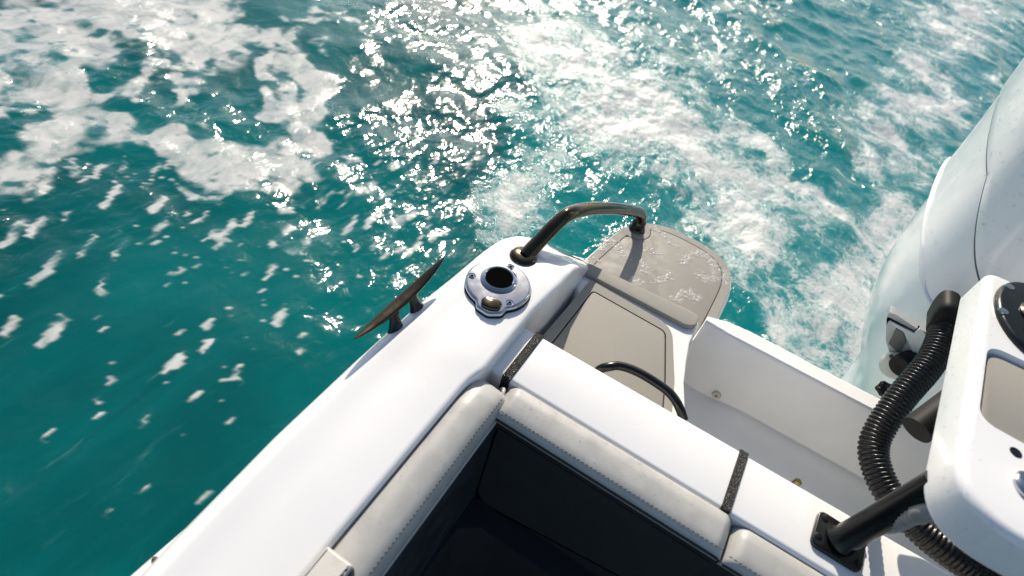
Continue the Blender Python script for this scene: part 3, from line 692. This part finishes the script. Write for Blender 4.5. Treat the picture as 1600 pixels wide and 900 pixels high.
# grey ribbed conduit leaving the table
g0 = P(1458, 798, .872); g1 = P(1430, 806, .85); g2 = P(1385, 822, .78); g3 = P(1340, 850, .69)
gp = resample(catmull([g0, g1, g2, (g2[0] + .03, g2[1] + .09, .66), (g2[0] + .06, g2[1] + .12, .58)], 10), .0016)
tube('grey_conduit', gp, [.0098 + (.0010 if (i // 2) % 2 else 0) if i > 14 else .0118 for i in range(len(gp))], M_GREYH, st, 16, angle=30)

# ------------------------------------------------------------------ rigging hose
hp = [PY(1492, 478, 1.18), PY(1480, 505, 1.14), PY(1455, 565, 1.04), PY(1403, 628, .945), PY(1366, 692, .87), PY(1376, 748, .815), PY(1412, 800, .775), PY(1462, 848, .752), PY(1550, 905, .745), PY(1680, 975, .745)]
pp = resample(catmull(hp, 14), .0014)
rr_ = [.0225 + .0036 * (.5 + .5 * math.sin(i * .0014 / .0078 * 2 * math.pi)) ** .7 for i in range(len(pp))]
v, f = tube_data(pp, rr_, 28)
hose = link('rigging_hose', v, f, M_RUB, angle=180)
hose['label'] = 'black corrugated rigging hose curving from the outboard motor over the splash well'; hose['category'] = 'hose'

# ------------------------------------------------------------------ outboard motor
om = empty('outboard_motor', 'large white outboard motor with black hose boot on the transom', 'outboard motor')
CX, CY, NE = .60, 1.51, 2.5
def half(z):
    q = [half0(z + d) for d in (-.06, -.03, 0, .03, .06)]; w = (.1, .25, .3, .25, .1)
    return sum(a * c for (a, _), c in zip(q, w)), sum(b * c for (_, b), c in zip(q, w))
def half0(z):
    a = np.interp(z, [-.3, .10, .25, .33, .43, .50, .57, .63, .70, .79, .88, .96, 1.08, 1.2, 1.35, 1.50, 1.60, 1.66, 1.69], [.045, .05, .06, .08, .140, .166, .186, .197, .203, .205, .204, .2055, .214, .222, .232, .230, .205, .16, .09])
    b = np.interp(z, [-.3, .10, .25, .33, .43, .57, .70, .79, .96, 1.2, 1.35, 1.50, 1.60, 1.66, 1.69], [.10, .13, .17, .21, .25, .29, .312, .325, .335, .345, .345, .335, .30, .24, .13])
    return a, b
def cowl_pt(th, z, off):
    a, b = half(z); c, s = math.cos(th), math.sin(th)
    return (CX + (a + off) * math.copysign(abs(c) ** (2 / NE), c), CY + (b + off) * math.copysign(abs(s) ** (2 / NE), s), z)
def band(name, zlo, zhi, off, nv, m, edge_lo=0, edge_hi=0):
    nth = 120; secs = []
    vs = np.linspace(0, 1, nv)
    def yq(th): return cowl_pt(th, .9, 0)[1]
    rows = []
    # rolled lower edge, body, rolled upper edge
    prof = []
    if edge_lo: prof += [(0, -edge_lo * 3.0), (0, -edge_lo), (.0, -edge_lo * .3), (.004, 0)]
    prof += [(t, 0) for t in (vs[1:] if edge_lo else vs)]
    if edge_hi: prof = prof[:-1] + [(.996, 0), (1, -edge_hi * .3), (1, -edge_hi), (1, -edge_hi * 3.)]
    for t, o in prof:
        row = []
        for k in range(nth):
            th = 2 * math.pi * k / nth; y = yq(th); z0, z1 = zlo(y), zhi(y)
            row.append(cowl_pt(th, z0 + (z1 - z0) * t, off + o))
        rows.append(row)
    return loft(name, rows, m, om, caps=True, angle=35)
zs = lambda y: float(np.interp(y, [1.1, 1.18, 1.35, 1.6, 1.9], [.79, .825, .995, 1.06, 1.08]))
zr = lambda y: float(np.interp(y, [1.1, 1.18, 1.25, 1.35, 1.6, 1.9], [.725, .735, .752, .80, .86, .88]))
upper = band('upper_cowl', lambda y: zs(y) + .003, lambda y: 1.69, .004, 26, M_COWL, edge_lo=.004)
mid_ = band('middle_cowl', lambda y: zr(y) + .002, lambda y: zs(y) - .002, .0, 12, M_COWL, edge_lo=.006, edge_hi=.004)
lower = band('lower_cowl', lambda y: -.28, lambda y: zr(y) - .001, -.020, 30, M_COWL, edge_hi=.003)
ths = np.linspace(math.radians(150), math.radians(300), 90)
def on_cowl(th, zf, off): return cowl_pt(th, zf(cowl_pt(th, .9, 0)[1]), off)
tube('seam_gasket', [on_cowl(t, zs, -.0005) for t in ths], .0028, mat('gasket_grey', (.10, .11, .12), .5), upper, 8)
tube('trim_ridge', [on_cowl(t, zr, .0) for t in ths], [.0052] * 90, M_COWL, mid_, 12)
tube('trim_gap', [on_cowl(t, lambda y: zr(y) - .0085, -.0135) for t in ths], .0022, mat('gap_grey', (.12, .13, .14), .6), lower, 8)
# front parts: bracket recess, plates, boot, knobs
def plate3(name, px, y, th, m, parent, **k):
    pts = [PY(a, b, y) for a, b in px]; n = len(pts)
    v = [tuple(p) for p in pts] + [(p[0], p[1] + th, p[2]) for p in pts]
    f = [tuple(range(n)), tuple(range(n, 2 * n))[::-1]] + [(i, (i + 1) % n, n + (i + 1) % n, n + i) for i in range(n)]
    return link(name, v, f, m, parent, **k)
def Zm(a, b): return (1320 + a * .2667, 420 + b * .2667)
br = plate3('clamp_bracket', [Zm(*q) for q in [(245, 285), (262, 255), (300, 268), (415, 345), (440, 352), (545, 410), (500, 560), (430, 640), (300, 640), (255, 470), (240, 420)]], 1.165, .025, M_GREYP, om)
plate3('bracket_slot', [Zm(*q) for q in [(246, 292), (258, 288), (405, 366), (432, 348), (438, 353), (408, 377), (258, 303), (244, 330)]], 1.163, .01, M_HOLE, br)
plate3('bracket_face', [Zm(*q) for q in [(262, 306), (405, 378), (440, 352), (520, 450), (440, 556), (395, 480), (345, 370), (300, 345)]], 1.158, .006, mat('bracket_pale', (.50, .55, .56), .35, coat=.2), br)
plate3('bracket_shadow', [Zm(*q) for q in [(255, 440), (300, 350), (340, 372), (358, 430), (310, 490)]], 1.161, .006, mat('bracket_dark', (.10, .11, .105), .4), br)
c = PY(*Zm(300, 560), 1.150); lathe('pivot_cover', [(.030, 0), (.030, .012), (.026, .018), (0, .020)], c, mat('pivot_grey', (.42, .43, .41), .4), om, 32, axis=(-.25, -1, .15))
c = PY(*Zm(272, 511), 1.128); lathe('pivot_bolt', [(.0045, 0), (.004, .003), (0, .0035)], c, M_RUB, om, 12, axis=(-.25, -1, .15))
c = PY(*Zm(345, 560), 1.13); lathe('tilt_tube_nut', [(.024, -.03), (.024, .012), (.020, .018), (.010, .020), (0, .016)], c, M_MATTE, om, 28, axis=(-.6, -1, .1))
c = PY(*Zm(235, 705), 1.075)
v, f = lathe_data([(.012, -.02), (.0165, -.012), (.0175, .0), (.0165, .010), (.011, .014), (0, .014)], c, 20, axis=(-.5, -.8, .5))
for i in range(len(v)):
    k = i % 20
    if k % 4 < 2: v[i] = tuple(np.array(c) + (np.array(v[i]) - c) * .86)
link('ribbed_knob', v, f, M_MATTE, om, angle=25)
# black boot where the hose enters
bo = [(a_, b_ + 17) for a_, b_ in [Zm(*q) for q in [(475, 280), (520, 200), (575, 150), (640, 155), (680, 200), (640, 330), (560, 400), (520, 340), (480, 310)]]]
pts = [PY(a, b, 1.13) for a, b in bo]; secs = []
cen = np.mean(pts, 0)
for sc, dy in ((.55, -.014), (.86, -.010), (1., -.002), (1., .012), (1.0, .05)):
    secs.append([tuple(cen + (p - cen) * sc + np.array([0, dy, 0])) for p in catmull(pts + [pts[0]], 5)[:-1]])
loft('hose_boot', secs, M_MATTE, om, angle=50)

# ------------------------------------------------------------------ water drops on the white surfaces
def drops(parent, target, n, rmin, rmax, seed, cond, name='water_drops'):
    me = target.data; g = np.random.default_rng(seed); tri = []; co = np.array([v.co[:] for v in me.vertices])
    me.calc_loop_triangles(); T = np.array([t.vertices[:] for t in me.loop_triangles])
    A, B, Cc = co[T[:, 0]], co[T[:, 1]], co[T[:, 2]]; nrm = np.cross(B - A, Cc - A); ar = np.linalg.norm(nrm, axis=1); nrm = nrm / (ar[:, None] + 1e-12)
    cen_ = (A + B + Cc) / 3; ok = np.array([cond(c_, n_) for c_, n_ in zip(cen_, nrm)]); ar = ar * ok
    if ar.sum() <= 0: return
    idx = g.choice(len(T), n, p=ar / ar.sum()); mb = MB()
    for i in idx:
        u, w = g.random(2)
        if u + w > 1: u, w = 1 - u, 1 - w
        p = A[i] + u * (B[i] - A[i]) + w * (Cc[i] - A[i])
        if not cond(p, nrm[i]): continue
        r = rmin + (rmax - rmin) * g.random() ** 3
        v, f = lathe_data([(r, -.1 * r), (r * .82, r * .30), (r * .45, r * .48), (1e-5, r * .54)], p, 7, axis=tuple(nrm[i])); f = [q for q in f if len(q) == 4]
        sx = 1 + .5 * g.random(); v = [(p[0] + (a - p[0]) * sx, b, c_) for a, b, c_ in v]; mb.add(v, f)
    mb.build(name, M_DROP, parent, angle=180, kind='stuff')
drops(gunwale, gunwale, 1200, .0007, .0030, 1, lambda p, n: n[2] > .5 and -.1 < p[1] < .9)
drops(rod_plate, rod_plate, 220, .0006, .0016, 9, lambda p, n: n[2] > .5)
drops(boat, gate, 260, .0006, .0022, 2, lambda p, n: n[2] > .6)
drops(boat, gate2, 300, .0006, .0022, 3, lambda p, n: n[2] > .6 and p[0] < .8)
drops(box, box, 380, .0006, .0022, 4, lambda p, n: p[0] < .56 and (n[2] > .5 or n[0] < -.3 or n[1] < -.3) and n[2] > -.2)
drops(upper, upper, 1500, .0012, .0042, 5, lambda p, n: p[1] < 1.5 and p[0] < .8 and p[2] < 1.4)
drops(mid_, mid_, 400, .0010, .0034, 6, lambda p, n: p[1] < 1.5 and p[0] < .7)
drops(side, side, 120, .0006, .0020, 7, lambda p, n: n[2] > .5 and p[1] > .0)
drops(bk, bk, 150, .0006, .0022, 8, lambda p, n: n[2] > .4)
